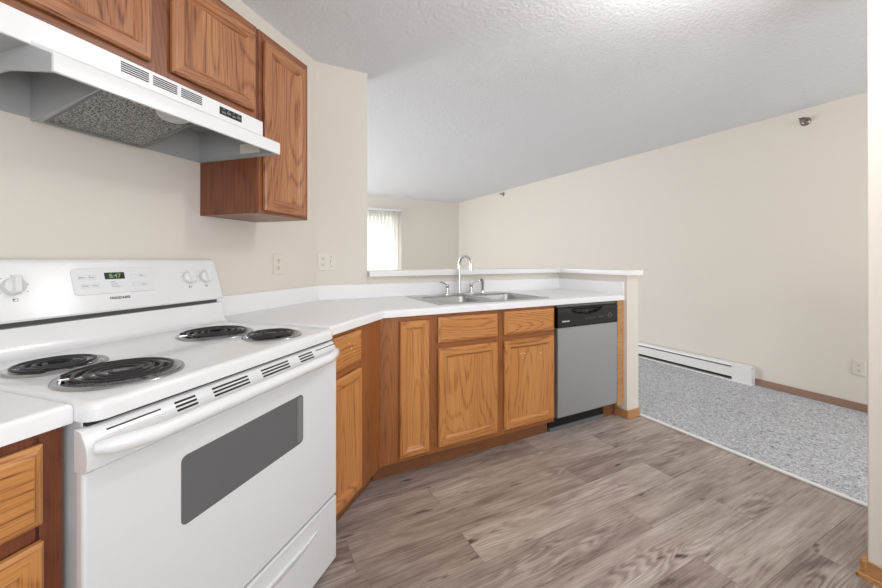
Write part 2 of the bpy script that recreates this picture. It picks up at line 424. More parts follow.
# stove wall (45 degrees) with the short return wall to the pass-through opening
p = lambda a, d: ((a-d)*Q, (a+d)*Q)
bm = bmesh.new(); prism(bm, [(KX, YB), (.70, YB), (.70, YB+.12), (KX-.0487, YB+.12)], 'z', 0, ZC)
obj('wall_back', bm, M['wall'], **S)
AC = (KX+YB)*Q
bm = bmesh.new(); prism(bm, [(-1.6, DW_), (AC, DW_), (AC+.0497, DW_+.12), (-1.6, DW_+.12)], 'z', 0, ZC)
obj('wall_left', bm, M['wall'], at=('L', 0, DW_, 0), **S)
# half wall behind the sink, returning beside the dishwasher
bm = bmesh.new()
prism(bm, [(.70, YB), (2.46, YB), (2.46, 1.80), (2.59, 1.80), (2.59, YB+.12), (.70, YB+.12)], 'z', 0, 1.0595)
obj('wall_half', bm, M['wall'], bevel=.003, **S)
bm = bmesh.new(); B(bm, 2.035, 2.66, -2.6, .503, 0, ZC)
obj('wall_near', bm, M['wall'], bevel=.004, **S)
bm = bmesh.new(); B(bm, 2.449, 2.59, 1.789, 1.80, 0, .062); B(bm, 2.449, 2.46, 1.789, 1.90, 0, .062)
obj('baseboard_half', bm, M['trim_oak'], bevel=.003, **S)
bm = bmesh.new(); B(bm, 2.022, 2.035, -2.6, .515, 0, .062); B(bm, 2.022, 2.60, .503, .515, 0, .062)
B(bm, 2.010, 2.022, -2.6, .526, 0, .016); B(bm, 2.010, 2.60, .515, .526, 0, .016)
obj('baseboard_near', bm, M['trim_oak'], bevel=.004, **S)
obj('baseboard_right', box(XR-.013, XR, -2.6, 1.73, .006, .068), M['trim_brown'], bevel=.004, **S)
obj('trim_1', box(2.592, 2.622, .50, 1.80, 0, .011), M['ledge'], bevel=.003, **S)
# patio window
bm = bmesh.new()
B(bm, WX0, WX1, 7.36, 7.42, .04, .10); B(bm, WX0, WX1, 7.36, 7.42, WZ-.06, WZ); B(bm, WX0, WX0+.06, 7.36, 7.42, .10, WZ-.06); B(bm, WX1-.06, WX1, 7.36, 7.42, .10, WZ-.06)
B(bm, 1.80, 1.88, 7.36, 7.42, .10, WZ-.06)
wf = obj('window_1', bm, M['vinylframe'], **S)
obj('pane', box(WX0+.05, WX1-.05, 7.385, 7.392, .09, WZ-.05), M['pane'], wf)

# vertical blinds
rb = rootp('vertical_blinds', 'white vertical slat blinds hanging over the far living room window', 'blinds', 'S', 1.85, 7.22)
bm = box(.93, 2.765, 7.20, 7.25, 2.165, 2.205); obj('headrail', bm, M['vinylframe'], rb, bevel=.004)
x = .98
while x < 2.755:
    bm = bmesh.new(); n = 6; wv = .089; ang = math.radians(60+random.uniform(-5, 5))
    L1 = []
    for k in range(n+1):
        t = (k/n-.5)*wv; bow = .007*(1-(2*k/n-1)**2)
        cx = x+t*math.sin(ang)-bow*math.cos(ang)*0; cy = 7.215+t*math.cos(ang)*.7-bow
        L1.append((cx, cy))
    va = [bm.verts.new((a, c, .05)) for a, c in L1]; vb = [bm.verts.new((a, c, 2.165)) for a, c in L1]
    for k in range(n): bm.faces.new((va[k], va[k+1], vb[k+1], vb[k]))
    o = obj('slat', bm, M['blind'], rb, smooth=True)
    md = o.modifiers.new('thick', 'SOLIDIFY'); md.thickness = .0012
    x += .079

# bar ledge on top of the half wall
bm = slab([(.703, 2.44), (2.43, 2.44), (2.43, 1.77), (2.60, 1.77), (2.60, 2.66), (.703, 2.66)], [], 1.06, 1.098, .007)
obj('bar_ledge', bm, M['ledge'], smooth=30, at=('S', 1.6, 2.55, 1.06), label='white laminate bar ledge capping the half wall behind the sink', cat='ledge')

# ------------------------------------------------------------------ base cabinets, stove wall
CF = .864      # counter front (distance)
def base_L(a0, a1, label, dr, dl, dr2=None):
    r = rootp('base_cabinet', label, 'cabinet', 'L', (a0+a1)/2, 1.15)
    return r
# left of the stove
r = base_L(-.35, .436, '', 0, 0); r['label'] = 'oak base cabinet left of the stove, cut off at the left edge'
bm = bmesh.new(); B(bm, -.35, .436, .892, 1.49, .10, .876, 0)
obj('body', bm, M['side'], r)
bm = bmesh.new(); B(bm, .404-.005, .436, .888, .893, .10, .876, 0); B(bm, -.35, .404, .888, .893, .848, .876, 1); B(bm, -.35, .404, .888, .893, .68, .718, 1); B(bm, -.35, .404, .888, .893, .10, .14, 1); B(bm, -.06, -.02, .888, .893, .10, .876, 0)
obj('face_frame', bm, [M['side'], M['side']], r)
obj('toe_kick', box(-.35, .43, .96, .975, 0, .10), M['oak_kick'], r)
drawer(r, -.02, .404, .71, .852, .868, LOW()); door(r, -.02, .404, .13, .68, .868, LOW())
drawer(r, -.34, -.06, .71, .852, .868, LOW()); door(r, -.34, -.06, .13, .68, .868, LOW())
pts = [(-.35, CF), (.440, CF), (.440, DW_-.02), (-.35, DW_-.02)]
bm = slab(pts, [], .876, .914, .011)
r = rootp('countertop', 'white laminate countertop piece left of the stove', 'countertop', 'L', .1, 1.1, .876)
obj('worktop', bm, M['laminate'], r, smooth=30)
obj('backsplash', box(-.35, .440, DW_-.02, DW_-.0015, .876, 1.008), M['laminate'], r, bevel=.003)

# right of the stove
kx = 1.845-.889*math.sqrt(2)
ka = (kx+1.845)*Q
r = base_L(1.25, 1.6, '', 0, 0); r['label'] = 'narrow oak base cabinet immediately right of the stove with drawer over door'
bm = bmesh.new(); prism(bm, [(1.25, .892), (ka, .892), (ka, 1.49), (1.25, 1.49)], 'z', .10, .876); obj('body', bm, M['side'], r)
bm = bmesh.new()
B(bm, 1.507, ka, .889, .893, .10, .876, 0); B(bm, 1.25, 1.507, .889, .893, .85, .876, 1); B(bm, 1.25, 1.507, .889, .893, .68, .715, 1); B(bm, 1.25, 1.507, .889, .893, .10, .135, 1); B(bm, 1.25, 1.268, .889, .893, .1, .876, 0)
obj('face_frame', bm, [M['frame_v'], M['frame_h']], r)
obj('toe_kick', box(1.25, ka+.02, .955, .97, 0, .10), M['oak_kick'], r)
d1 = drawer(r, 1.262, 1.507, .712, .855, .869, LOW())
door(r, 1.262, 1.507, .13, .68, .869, LOW(), fw=.045)
for a_, z_ in ((1.392, .815), (1.436, .803), (1.41, .79), (1.432, .771)):
    obj('worn_spot', lathe(bmesh.new(), [(.0028, 0), (.0028, .0008), (0, .0008)], None, 8, mp=lambda x, y, h: (a_+x, .869-h, z_+y)), M['dot'], r)

# ------------------------------------------------------------------ sink run
YF = 1.845
def base_S(x0, x1, label):
    return rootp('base_cabinet', label, 'cabinet', 'S', (x0+x1)/2, 2.1)
r = base_S(kx, .905, 'oak corner base cabinet with one tall narrow door')
bm = bmesh.new(); prism(bm, [(kx+.006, YF+.003), (.903, YF+.003), (.903, 2.46), (kx+.006+.0, 2.46)], 'z', .10, .876); obj('body', bm, M['side'], r)
bm = bmesh.new(); B(bm, kx, .69, YF, YF+.004, .10, .876, 0); B(bm, .86, .905, YF, YF+.004, .10, .876, 0); B(bm, .69, .86, YF, YF+.004, .848, .876, 1); B(bm, .69, .86, YF, YF+.004, .10, .125, 1)
obj('face_frame', bm, [M['frame_v'], M['frame_h']], r)
obj('toe_kick', box(kx-.022, .905, YF+.065, YF+.08, 0, .10), M['oak_kick'], r)
door(r, .69, .862, .122, .848, 1.825, LOW(), fw=.042)

r = base_S(.905, 1.785, 'wide oak sink base cabinet with two doors under two drawer fronts')
bm = bmesh.new()
B(bm, .905, .92, YF+.003, 2.46, .10, .876); B(bm, 1.77, 1.785, YF+.003, 2.46, .10, .876); B(bm, .92, 1.77, 2.445, 2.46, .10, .876); B(bm, .92, 1.77, YF+.003, 2.445, .10, .115)
obj('body', bm, M['side'], r)
bm = bmesh.new()
for x0, x1 in ((.905, .922), (1.316, 1.372), (1.772, 1.785)): B(bm, x0, x1, YF, YF+.004, .10, .876, 0)
for x0, x1 in ((.922, 1.316), (1.372, 1.772)):
    for z0, z1 in ((.848, .876), (.672, .715), (.10, .136)): B(bm, x0, x1, YF, YF+.004, z0, z1, 1)
obj('face_frame', bm, [M['frame_v'], M['frame_h']], r)
obj('toe_kick', box(.905, 1.785, YF+.065, YF+.08, 0, .10), M['oak_kick'], r)
drawer(r, .918, 1.319, .711, .854, 1.825, LOW()); drawer(r, 1.369, 1.776, .711, .856, 1.825, LOW())
door(r, .918, 1.317, .131, .678, 1.825, LOW())
door(r, 1.369, 1.774, .131, .678, 1.825, LOW())
for x_, z_, s_ in ((1.50, .585, .007), (1.515, .59, .004), (1.53, .583, .006), (1.62, .588, .004), (1.66, .572, .006), (1.402, .545, .005)):
    obj('worn_spot', lathe(bmesh.new(), [(s_*.5, 0), (s_*.5, .0008), (0, .0008)], None, 8, mp=lambda x, y, h: (x_+x*1.6, 1.834-h, z_+y)), M['dot'], r)
# filler at the dishwasher's right
obj('end_panel', box(2.392, 2.457, 1.829, 1.86, .10, .876), [M['trim_oak']], at=('S', 2.425, 1.845, 0), bevel=.002, label='slim vertical oak filler strip between dishwasher and half wall', cat='filler strip')

# main countertop
kcx = 1.82-CF*math.sqrt(2)
A0 = p(1.242, CF); A1 = p(1.242, DW_-.001)
SX0, SX1, SY0, SY1 = .957, 1.795, 1.885, 2.44
outer = [A0, (kcx, 1.82), (2.458, 1.82), (2.458, YB-.001), (KX, YB-.001), A1]
hole = rrect(SX0+.02, SX1-.02, SY0+.02, SY1-.02, .02)
r = rootp('countertop', 'long white laminate countertop bending from the stove round the sink to the half wall', 'countertop', 'S', 1.5, 2.15, .876)
bm = slab(outer, [hole], .876, .914, .011)
obj('worktop', bm, M['laminate'], r, smooth=30)
bm = bmesh.new(); t_ = .02
# backsplash follows the wall: stove wall, back wall, half wall return
i1 = p(1.242, DW_-t_); kx2 = (YB-t_)-(DW_-t_)*math.sqrt(2)
prism(bm, [p(1.242, DW_-.001), i1, (kx2, YB-t_), (2.459-t_, YB-t_), (2.459-t_, 1.82), (2.459, 1.82), (2.459, YB-.001), (KX, YB-.001)], 'z', .9135, 1.008)
obj('backsplash', bm, M['laminate'], r, bevel=.003)

# ------------------------------------------------------------------ sink
r = rootp('sink', 'double-bowl stainless steel drop-in sink in the white countertop', 'sink', 'S', (SX0+SX1)/2, (SY0+SY1)/2, .914)
b1 = (1.0, 1.365, 1.925, 2.30); b2 = (1.40, 1.755, 1.925, 2.30)
h1, h2 = rrect(*b1, .05), rrect(*b2, .05)
bm = slab(rrect(SX0, SX1, SY0, SY1, .02), [h1, h2], .9145, .919, .003, steps=2)
obj('rim', bm, M['steel'], r, smooth=30)
for bx in (b1, b2):
    bm = bmesh.new(); rings = []
    for ins, z in ((0, .9185), (.004, .905), (.012, .78), (.03, .745), (.06, .735)):
        rings.append([bm.verts.new((x, y, z)) for x, y in rrect(bx[0]+ins, bx[1]-ins, bx[2]+ins, bx[3]-ins, .05)])
    for a, c in zip(rings, rings[1:]):
        for k in range(len(a)): bm.faces.new((a[k], a[(k+1) % len(a)], c[(k+1) % len(a)], c[k]))
    bm.faces.new(rings[-1])
    bo = obj('bowl', bm, M['steel'], r, smooth=50); md = bo.modifiers.new('t', 'SOLIDIFY'); md.thickness = .0015; md.offset = 1
    cx, cy = (bx[0]+bx[1])/2, (bx[2]+bx[3])/2
    obj('drain', lathe(bmesh.new(), [(0, .002), (.025, .002), (.03, .006), (.044, .006), (.046, .001)], (cx, cy, .736), 28), M['chrome'], bo, smooth=40)
# faucet
fx, fy = 1.366, 2.378
r = rootp('faucet', 'chrome gooseneck kitchen faucet with two lever handles behind the sink', 'faucet', 'S', fx, fy, .919)
obj('base_plate', slab(rrect(fx-.135, fx+.135, fy-.028, fy+.028, .027), [], .919, .930, .004), M['chrome'], r, smooth=40)
bm = bmesh.new(); pts = [(fx, fy, .93), (fx, fy, .97), (fx, fy, 1.10)]; rads = [.019, .012, .0105]
dirx, diry = .34, -.94
R_ = .056
for k in range(0, 15):
    t = PI-k*(PI*1.06)/14
    off_ = R_+R_*math.cos(t); pts.append((fx+dirx*off_, fy+diry*off_, 1.138+R_*1.1*math.sin(t))); rads.append(.0105)
pts.append((pts[-1][0], pts[-1][1], pts[-1][2]-.012)); rads.append(.0115)
pts.append((pts[-1][0], pts[-1][1], pts[-1][2]-.016)); rads.append(.0115)
tube(bm, pts, rads, 14); obj('spout', bm, M['chrome'], r, smooth=50)
for sgn in (-1, 1):
    hx = fx+.102*sgn
    bm = lathe(bmesh.new(), [(.021, 0), (.019, .012), (.0135, .03), (.013, .05), (.016, .056), (.013, .064), (0, .067)], (hx, fy, .93), 20)
    tube(bm, [(hx, fy, .985), (hx+sgn*.02, fy-.006, 1.0), (hx+sgn*.05, fy-.014, 1.012), (hx+sgn*.066, fy-.018, 1.014)], [.008, .0065, .0055, .006], 8)
    obj('handle', bm, M['chrome'], r, smooth=50)
# sprayer
sx_, sy_ = fx+.205, fy
r = rootp('side_sprayer', 'small chrome side sprayer standing right of the faucet', 'sprayer', 'S', sx_, sy_, .919)
obj('base', lathe(bmesh.new(), [(.022, 0), (.021, .006), (.014, .016), (.013, .022), (0, .022)], (sx_, sy_, .919), 20), M['chrome'], r, smooth=40)
bm = bmesh.new(); tube(bm, [(sx_, sy_, .94), (sx_, sy_, .975), (sx_-.002, sy_-.003, 1.005), (sx_-.012, sy_-.012, 1.022), (sx_-.026, sy_-.024, 1.02)], [.010, .0125, .0145, .014, .012], 12)
obj('spray_head', bm, M['chrome'], r, smooth=50)

# ------------------------------------------------------------------ dishwasher
r = rootp('dishwasher', 'stainless steel dishwasher with black control panel at the counter end', 'dishwasher', 'S', 2.09, 2.1)
X0, X1 = 1.797, 2.387
obj('tub', box(X0+.005, X1-.003, 1.87, 2.44, .10, .868), M['matteblack'], r)
bm = bmesh.new(); prism(bm, [(1.830, .12), (1.826, .125), (1.824, .60), (1.826, .718), (1.868, .718), (1.868, .12)], 'x', X0+.004, X1-.006)
obj('door', bm, M['dwsteel'], r, smooth=30)
# control panel with a scooped handle pocket
cp = bmesh.new(); nx, nz = 48, 14; z0, z1 = .720, .852; grid = []
for i in range(nx+1):
    col = []
    for j in range(nz+1):
        x = X0+.002+(X1-X0-.006)*i/nx; z = z0+(z1-z0)*j/nz
        y = 1.822+.010*max(0, (j/nz-.85)/.15)**2
        u = (x-2.075)/.15
        if abs(u) < 1:
            lo = .838-.034*(1-u*u)**.6
            if lo < z < .842: y += .02
        col.append(cp.verts.new((x, y, z)))
    grid.append(col)
for i in range(nx):
    for j in range(nz): cp.faces.new((grid[i][j], grid[i+1][j], grid[i+1][j+1], grid[i][j+1]))
B(cp, X0+.002, X1-.004, 1.845, 1.869, z0, z1)
for a_, c_ in ((0, 1), (nx, -1)):
    for j in range(nz): pass
B(cp, X0+.002, X0+.0035, 1.824, 1.846, z0, z1-.006); B(cp, X1-.0055, X1-.004, 1.824, 1.846, z0, z1-.006); B(cp, X0+.002, X1-.004, 1.824, 1.846, z0, z0+.0015); B(cp, X0+.002, X1-.004, 1.833, 1.846, z1-.0015, z1)
pn = obj('control_panel', cp, M['black'], r, smooth=40)
fm = lambda x, y, z: (1.835+x, 1.8215-z, .757+y)
obj('lettering', text('FRIGIDAIRE', .0135, fm, ext=.0006, bold=.0004), M['whiteprint'], pn)
bm = bmesh.new()
for k in range(5): obj('marking', box(2.055+k*.022, 2.07+k*.022, 1.8212, 1.8225, .766, .7685), M['print'], pn)
for k in range(3): obj('marking', box(2.185+k*.018, 2.197+k*.018, 1.8212, 1.8225, .770, .774), M['print'], pn)
lathe(bm, [(.019, 0), (.019, .0006), (.0165, .0006), (.0165, 0)], None, 24, mp=lambda x, y, h: (2.30+x, 1.822-h, .776+y))
B(bm, 2.262, 2.335, 1.8213, 1.822, .7745, .7765)
obj('dial', bm, M['print'], pn)
obj('top_strip', box(X0+.01, X1-.01, 1.842, 1.87, .855, .868), M['grey'], r)
obj('kick_plate', box(X0+.002, X1-.06, 1.905, 1.915, .026, .118), M['matteblack'], r)
obj('kick_strip', box(X0+.002, X1-.06, 1.898, 1.915, 0, .025), M['grey'], r)
obj('toe_board', box(X1-.058, 2.458, 1.90, 1.915, 0, .10), M['oak_kick'], at=('S', 2.4, 1.905, 0), label='short dark oak toe board below the filler strip beside the dishwasher', cat='toe board')

# ------------------------------------------------------------------ the electric range
R0, R1, RD = .443, 1.234, .434
FD = .824
rg_ = rootp('electric_range', 'white freestanding coil-top electric range with raised control panel', 'stove', 'L', (R0+R1)/2, 1.15)
bm = box(R0+.004, R1-.004, .852, 1.495, .025, .877); obj('body', bm, M['white_satin'], rg_, bevel=.003)
BUR = [(.585, .968, .119, 'large front left burner', 4.0), (.575, 1.188, .096, 'small rear left burner', 3.25), (.998, 1.165, .119, 'large rear right burner', 4.0), (1.035, .95, .096, 'small front right burner', 3.25)]
holes = [[(a+(r_-.012)*math.cos(2*PI*k/40), d+(r_-.012)*math.sin(2*PI*k/40)) for k in range(40)] for a, d, r_, _, _ in BUR]
bm = slab(rrect(R0-.002, R1-.018, .818, 1.43, .03, 5), holes, .879, .915, .014)
# raised rim along the sides of the cooktop
for a0, a1 in ((R0+.012, R0+.022), (R1-.022, R1-.012)):
    pass
# coved ramp up to the control panel
prof = [(1.37, .9145)]+[(1.375+.03*math.sin(t), .9155+.078*(1-math.cos(t))) for t in [k*PI/2/8 for k in range(9)]]+[(1.41, .9935), (1.435, .9935), (1.435, .9)]+[(1.37, .9)]
prism(bm, prof, 'x', R0+.002, R1-.002)
ct = obj('cooktop', bm, M['white'], rg_, smooth=35)
for a, d, r_, lab, turns in BUR:
    bm = lathe(bmesh.new(), [(r_, .0155-.0155), (r_-.002, .004), (r_-.008, .0055), (r_-.016, .003), (r_-.024, -.012), (r_-.05, -.022), (.02, -.025), (.018, -.02), (0, -.02)], (a, d, .9155), 48)
    dp = obj('drip_pan', bm, M['pan'], rg_, smooth=60, label=lab.replace('burner', 'chrome drip pan'))
    pts = []; nn = int(turns*28); ri, ro = .022, r_-.0155
    for k in range(nn+1):
        t = k/nn; ang = 2*PI*turns*t+PI*.75; rr = ri+(ro-ri)*t
        pts.append((a+rr*math.cos(ang), d+rr*math.sin(ang), .9245))
    bm = tube(bmesh.new(), pts, [(.0043, .0030)]*len(pts), 8)
    # make the tube wide and low
    # terminals dipping into the pan
    tube(bm, [pts[-1], (pts[-1][0]*1.0+.004, pts[-1][1]+.004, .920), (a+.0+(pts[-1][0]-a)*.7, d+(pts[-1][1]-d)*.7, .905)], .004, 8)
    cl = obj('coil_element', bm, M['coil'], rg_, smooth=60, label=lab.replace('burner', 'black coil element'))
    bm = bmesh.new()
    for k in range(3):
        an = k*2*PI/3+.4
        tube(bm, [(a+.012*math.cos(an), d+.012*math.sin(an), .917), (a+(r_-.012)*math.cos(an), d+(r_-.012)*math.sin(an), .918)], [(.0015, .003)]*2, 6)
    lathe(bm, [(.014, .0), (.014, .003), (0, .003)], (a, d, .916), 16)
    obj('coil_support', bm, M['chrome'], cl, smooth=40)

# control panel (backguard): face leans back
PB = Vector((1.392, 1.012)); PT = Vector((1.442, 1.168)); PU = (PT-PB).normalized(); PN = Vector((-PU.y, PU.x))
def pg(a, t, n): v = PB+PU*t+PN*n; return (a, v.x, v.y)
PH = (PT-PB).length
out2 = [tuple(PB+PU*.004+PN*0), tuple(PT)]+[(1.442+.018-.018*math.cos(t)*1.0+.0, 1.168+.013*math.sin(t)) for t in (.5, 1.0, 1.57)]+[(1.492, 1.181), (1.497, 1.172), (1.497, .995), (1.44, .995), (1.44, 1.010), (1.397, 1.010)]
# rounded corners at both ends: build as cross-sections with shrinking height
bm = bmesh.new(); secs = [(R0+.0, .016), (R0+.003, .008), (R0+.008, .003), (R0+.016, 0), (R1-.016, 0), (R1-.008, .003), (R1-.003, .008), (R1, .016)]
prev = None; first = None
for a, sh in secs:
    ring = []
    for (d_, z_) in out2:
        zz = z_-sh*max(0, min(1, (z_-1.10)/.06)); dd = d_+sh*.25*(1 if d_ < 1.45 else 0)
        ring.append(bm.verts.new((a, dd, zz)))
    if prev:
        for k in range(len(ring)): bm.faces.new((prev[k], prev[(k+1) % len(ring)], ring[(k+1) % len(ring)], ring[k]))
    else: bm.faces.new(ring)
    prev = ring
bm.faces.new(prev[::-1])
bgd = obj('backguard', bm, M['white'], rg_, smooth=35)
obj('vent_gap', box(R0+.004, R1-.01, 1.425, 1.45, .992, 1.011), M['gap'], rg_)
# inner touch panel
def prr(a0, a1, t0, t1, rad, n0, n1, mi=0, bm=None):
    bm = bm or bmesh.new(); pts = rrect(a0, a1, t0, t1, rad, 4)
    A = [bm.verts.new(pg(x, y, n0)) for x, y in pts]; D = [bm.verts.new(pg(x, y, n1)) for x, y in pts]; n = len(pts)
    bm.faces.new(A[::-1]).material_index = mi; bm.faces.new(D).material_index = mi
    for k in range(n): bm.faces.new((A[k], A[(k+1) % n], D[(k+1) % n], D[k])).material_index = mi
    return bm
tp = obj('touch_panel', prr(.722, .962, .058, .146, .012, -.002, .003), M['white_satin'], rg_, bevel=.0015)
bm = bmesh.new()
def outline(a0, a1, t0, t1, wd=.0007, n=.0033):
    for q_ in ((a0, a1, t0, t0+wd), (a0, a1, t1-wd, t1), (a0, a0+wd, t0, t1), (a1-wd, a1, t0, t1)): prr(*q_, .0002, .002, n, bm=bm)
for a0, t0 in ((.738, .108), (.764, .108), (.742, .080), (.768, .080), (.885, .106), (.912, .108), (.888, .078), (.914, .076)):
    bm = bmesh.new(); outline(a0, a0+.02, t0, t0+.014); obj('button', bm, M['faint'], tp)
for a0, t0, s in ((.740, .117, 'Bake'), (.766, .117, 'Broil'), (.744, .089, 'Clean'), (.770, .089, 'Timer'), (.9135, .117, 'Stop'), (.9155, .085, 'Start')):
    obj('legend', text(s, .0065, lambda x, y, z: pg(a0+x, t0+y-.004, .0033+z), ext=.0002), M['print'], tp)
for k, t0 in enumerate((.096, .088, .080)): obj('legend', prr(.822, .836+.006*k, t0, t0+.0014, .0003, .002, .0034), M['print'], tp)
ds = obj('display', prr(.808, .866, .106, .129, .001, .001, .0038), M['display'], tp)
obj('digits', text('8:47', .020, lambda x, y, z: pg(.820+x, .1105+y, .0042+z), ext=.0002, bold=.0003), M['digits'], ds)
obj('lettering', text('FRIGIDAIRE', .0118, lambda x, y, z: pg(.812+x*1.0, .038+y, .0006+z), ext=.0003, bold=.0002), M['darkprint'], bgd)
for a, rot in ((.515, .2), (.594, -.1), (1.092, .25), (1.163, .1)):
    tk = .098
    bm = lathe(bmesh.new(), [(.0235, .001), (.0235, .006), (.0215, .016), (.018, .018), (0, .018)], None, 28, mp=lambda x, y, h, a=a: pg(a+x, tk+y, h))
    # grip bar
    cr, sr = math.cos(rot), math.sin(rot); vs = []
    for n_, sx, sy in ((.012, .0085, .0245), (.030, .0065, .0235), (.032, .0045, .0215)):
        vs.append([bm.verts.new(pg(a+(x*sx)*cr-(y*sy)*sr, tk+(x*sx)*sr+(y*sy)*cr, n_)) for x, y in ((-1, -1), (1, -1), (1, 1), (-1, 1))])
    for u1, u2 in zip(vs, vs[1:]):
        for k in range(4): bm.faces.new((u1[k], u1[(k+1) % 4], u2[(k+1) % 4], u2[k]))
    bm.faces.new(vs[-1]); bm.faces.new(vs[0][::-1])
    obj('knob', bm, M['white_plastic'], rg_, smooth=35)
for a in (.515, .594, 1.092, 1.163):
    for k in range(7):
        an = math.radians(-120+k*40)
        x, y = a+.031*math.sin(an), .098+.031*math.cos(an)
        obj('dial_mark', prr(x-.0014, x+.0014, y-.0008, y+.0008, .0003, 0, .0005), M['darkprint'], bgd)
    obj('dial_mark', prr(a+.006, a+.0105, .098+.0245, .098+.029, .0005, 0, .0005), M['darkprint'], bgd)
    bm = bmesh.new()
    for q_ in ((-.005, .005, .056, .0568), (-.005, .005, .0632, .064), (-.005, -.0043, .056, .064), (.0043, .005, .056, .064)): prr(a+q_[0], a+q_[1], q_[2], q_[3], .0001, 0, .0005, bm=bm)
    obj('burner_symbol', bm, M['darkprint'], bgd)
    obj('dial_mark', prr(a-.004, a-.0012, .0602, .063, .0001, 0, .0005), M['darkprint'], bgd)

# oven door
od = box(RD, R1-.003, FD, .848, .278, .80)
od = obj('oven_door', od, M['white_satin'], rg_, bevel=.006)
bm = bmesh.new(); pts = rrect(.616, 1.034, .568, .728, .014, 5)
prism(bm, pts, 'y', FD-.0015, FD+.004); obj('window_glass', bm, M['glass_dark'], od)
bm = bmesh.new(); prism(bm, rrect(1.006, 1.031, .574, .722, .006, 4), 'y', FD-.0022, FD+.002); obj('window_strip', bm, M['glass_strip'], od, label='lighter strip at the right end of the oven window')
# vented trim across the top of the door
prof = [(.828, .790), (.820, .790), (.812, .796), (.809, .815), (.812, .838), (.8275, .864), (.835, .868), (.848, .868), (.848, .790)]
bm = bmesh.new(); prism(bm, prof, 'x', RD-.001, R1-.022)
tr_ = obj('vent_trim', bm, M['white'], od, smooth=35, bevel=.0015)
def onslope(a0, a1, s0, s1):
    bm = bmesh.new()
    # strip lying on the sloped top face of the trim
    p0, p1 = Vector((.812, .838)), Vector((.8275, .864)); u_ = (p1-p0); nn_ = Vector((-u_.y, u_.x)).normalized()
    vs = []
    for a in (a0, a1):
        for s in (s0, s1):
            for n_ in (-.002, .0006):
                b_ = p0+u_*s+nn_*n_; vs.append(bm.verts.new((a, b_.x, b_.y)))
    for f in ((0, 1, 3, 2), (4, 6, 7, 5), (0, 4, 5, 1), (2, 3, 7, 6), (0, 2, 6, 4), (1, 5, 7, 3)): bm.faces.new([vs[i] for i in f])
    obj('vent_slot', bm, M['slot'], tr_)
for a0, a1 in ((.600, .650), (.694, .803), (.851, .962), (1.012, 1.080)):
    for s in (.06, .36, .66): onslope(a0, a1, s, s+.16)
onslope(.470, .570, .66, .76); onslope(1.10, 1.215, .66, .76)
bm = bmesh.new(); pts = []; rad = []
n = 40
for k in range(n+1):
    t = k/n; a = RD+.008+(R1-RD-.046)*t; e = min(t, 1-t)*(R1-R0)
    d = .806-.042*min(1, e/.09)**.7
    g = min(1, .6+e/.05)
    pts.append((a, d, .836)); rad.append((.0145*g, .0165*g))
bm = bmesh.new()
tube(bm, pts, rad, 16); obj('door_handle', bm, M['white'], od, smooth=60)
obj('cooktop_gap_shade', box(R0+.006, R1-.008, .840, .853, .8675, .8795), M['slot'], rg_)  # dark strip painting the shade under the cooktop lip
obj('drawer_gap_shade', box(R0+.008, R1-.008, .836, .853, .266, .282), M['slot'], rg_)  # dark strip painting the shade in the seam above the drawer
# storage drawer
dw = obj('storage_drawer', box(RD, R1-.003, FD, .848, .028, .270), M['white_satin'], rg_, bevel=.006)
bm = bmesh.new(); n = 30; A = []
for k in range(n+1):
    t = k/n; a = .56+.565*t; e = min(t, 1-t)*2
    h = .004+.026*min(1, e*2.2)**.5
    A.append([(a, FD-.001, .216), (a, FD-.012*min(1, e*3+.1), .214), (a, FD-.011*min(1, e*3+.1), .210), (a, FD-.006*min(1, e*3+.1), .214-h*.6), (a, FD+.001, .214-h)])
A = [[bm.verts.new(v) for v in s] for s in A]
for s, u_ in zip(A, A[1:]):
    for k in range(5): bm.faces.new((s[k], s[(k+1) % 5], u_[(k+1) % 5], u_[k]))
bm.faces.new(A[0]); bm.faces.new(A[-1][::-1])
obj('drawer_pull', bm, M['white'], dw, smooth=50)
for a, d in ((R0+.03, .9), (R1-.03, .9), (R0+.03, 1.45), (R1-.03, 1.45)):
    obj('foot', lathe(bmesh.new(), [(0, 0), (.018, 0), (.018, .012), (.008, .014), (.008, .027), (0, .027)], (a, d, 0), 16), M['matteblack'], rg_)

# ------------------------------------------------------------------ upper cabinets
UF = 1.185
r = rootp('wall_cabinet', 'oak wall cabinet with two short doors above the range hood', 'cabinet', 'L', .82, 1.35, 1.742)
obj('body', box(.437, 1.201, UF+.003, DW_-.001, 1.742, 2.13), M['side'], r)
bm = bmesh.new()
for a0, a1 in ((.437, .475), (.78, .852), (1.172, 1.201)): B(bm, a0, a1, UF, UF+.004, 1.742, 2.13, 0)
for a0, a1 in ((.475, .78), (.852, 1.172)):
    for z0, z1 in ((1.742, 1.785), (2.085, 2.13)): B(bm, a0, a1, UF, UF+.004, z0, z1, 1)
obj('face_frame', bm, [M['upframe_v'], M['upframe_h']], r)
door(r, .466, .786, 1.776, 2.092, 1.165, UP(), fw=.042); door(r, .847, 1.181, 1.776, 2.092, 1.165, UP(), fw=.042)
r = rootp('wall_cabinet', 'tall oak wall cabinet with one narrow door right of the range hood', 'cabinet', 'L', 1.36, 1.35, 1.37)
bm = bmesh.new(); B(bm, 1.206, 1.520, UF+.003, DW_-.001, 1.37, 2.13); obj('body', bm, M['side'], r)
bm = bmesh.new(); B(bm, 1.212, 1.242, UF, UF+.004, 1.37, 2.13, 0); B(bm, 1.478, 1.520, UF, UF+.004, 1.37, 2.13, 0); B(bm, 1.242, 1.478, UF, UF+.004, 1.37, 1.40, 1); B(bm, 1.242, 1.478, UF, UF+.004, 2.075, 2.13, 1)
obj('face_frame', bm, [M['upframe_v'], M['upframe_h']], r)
door(r, 1.232, 1.490, 1.385, 2.090, 1.165, UP(), fw=.042)

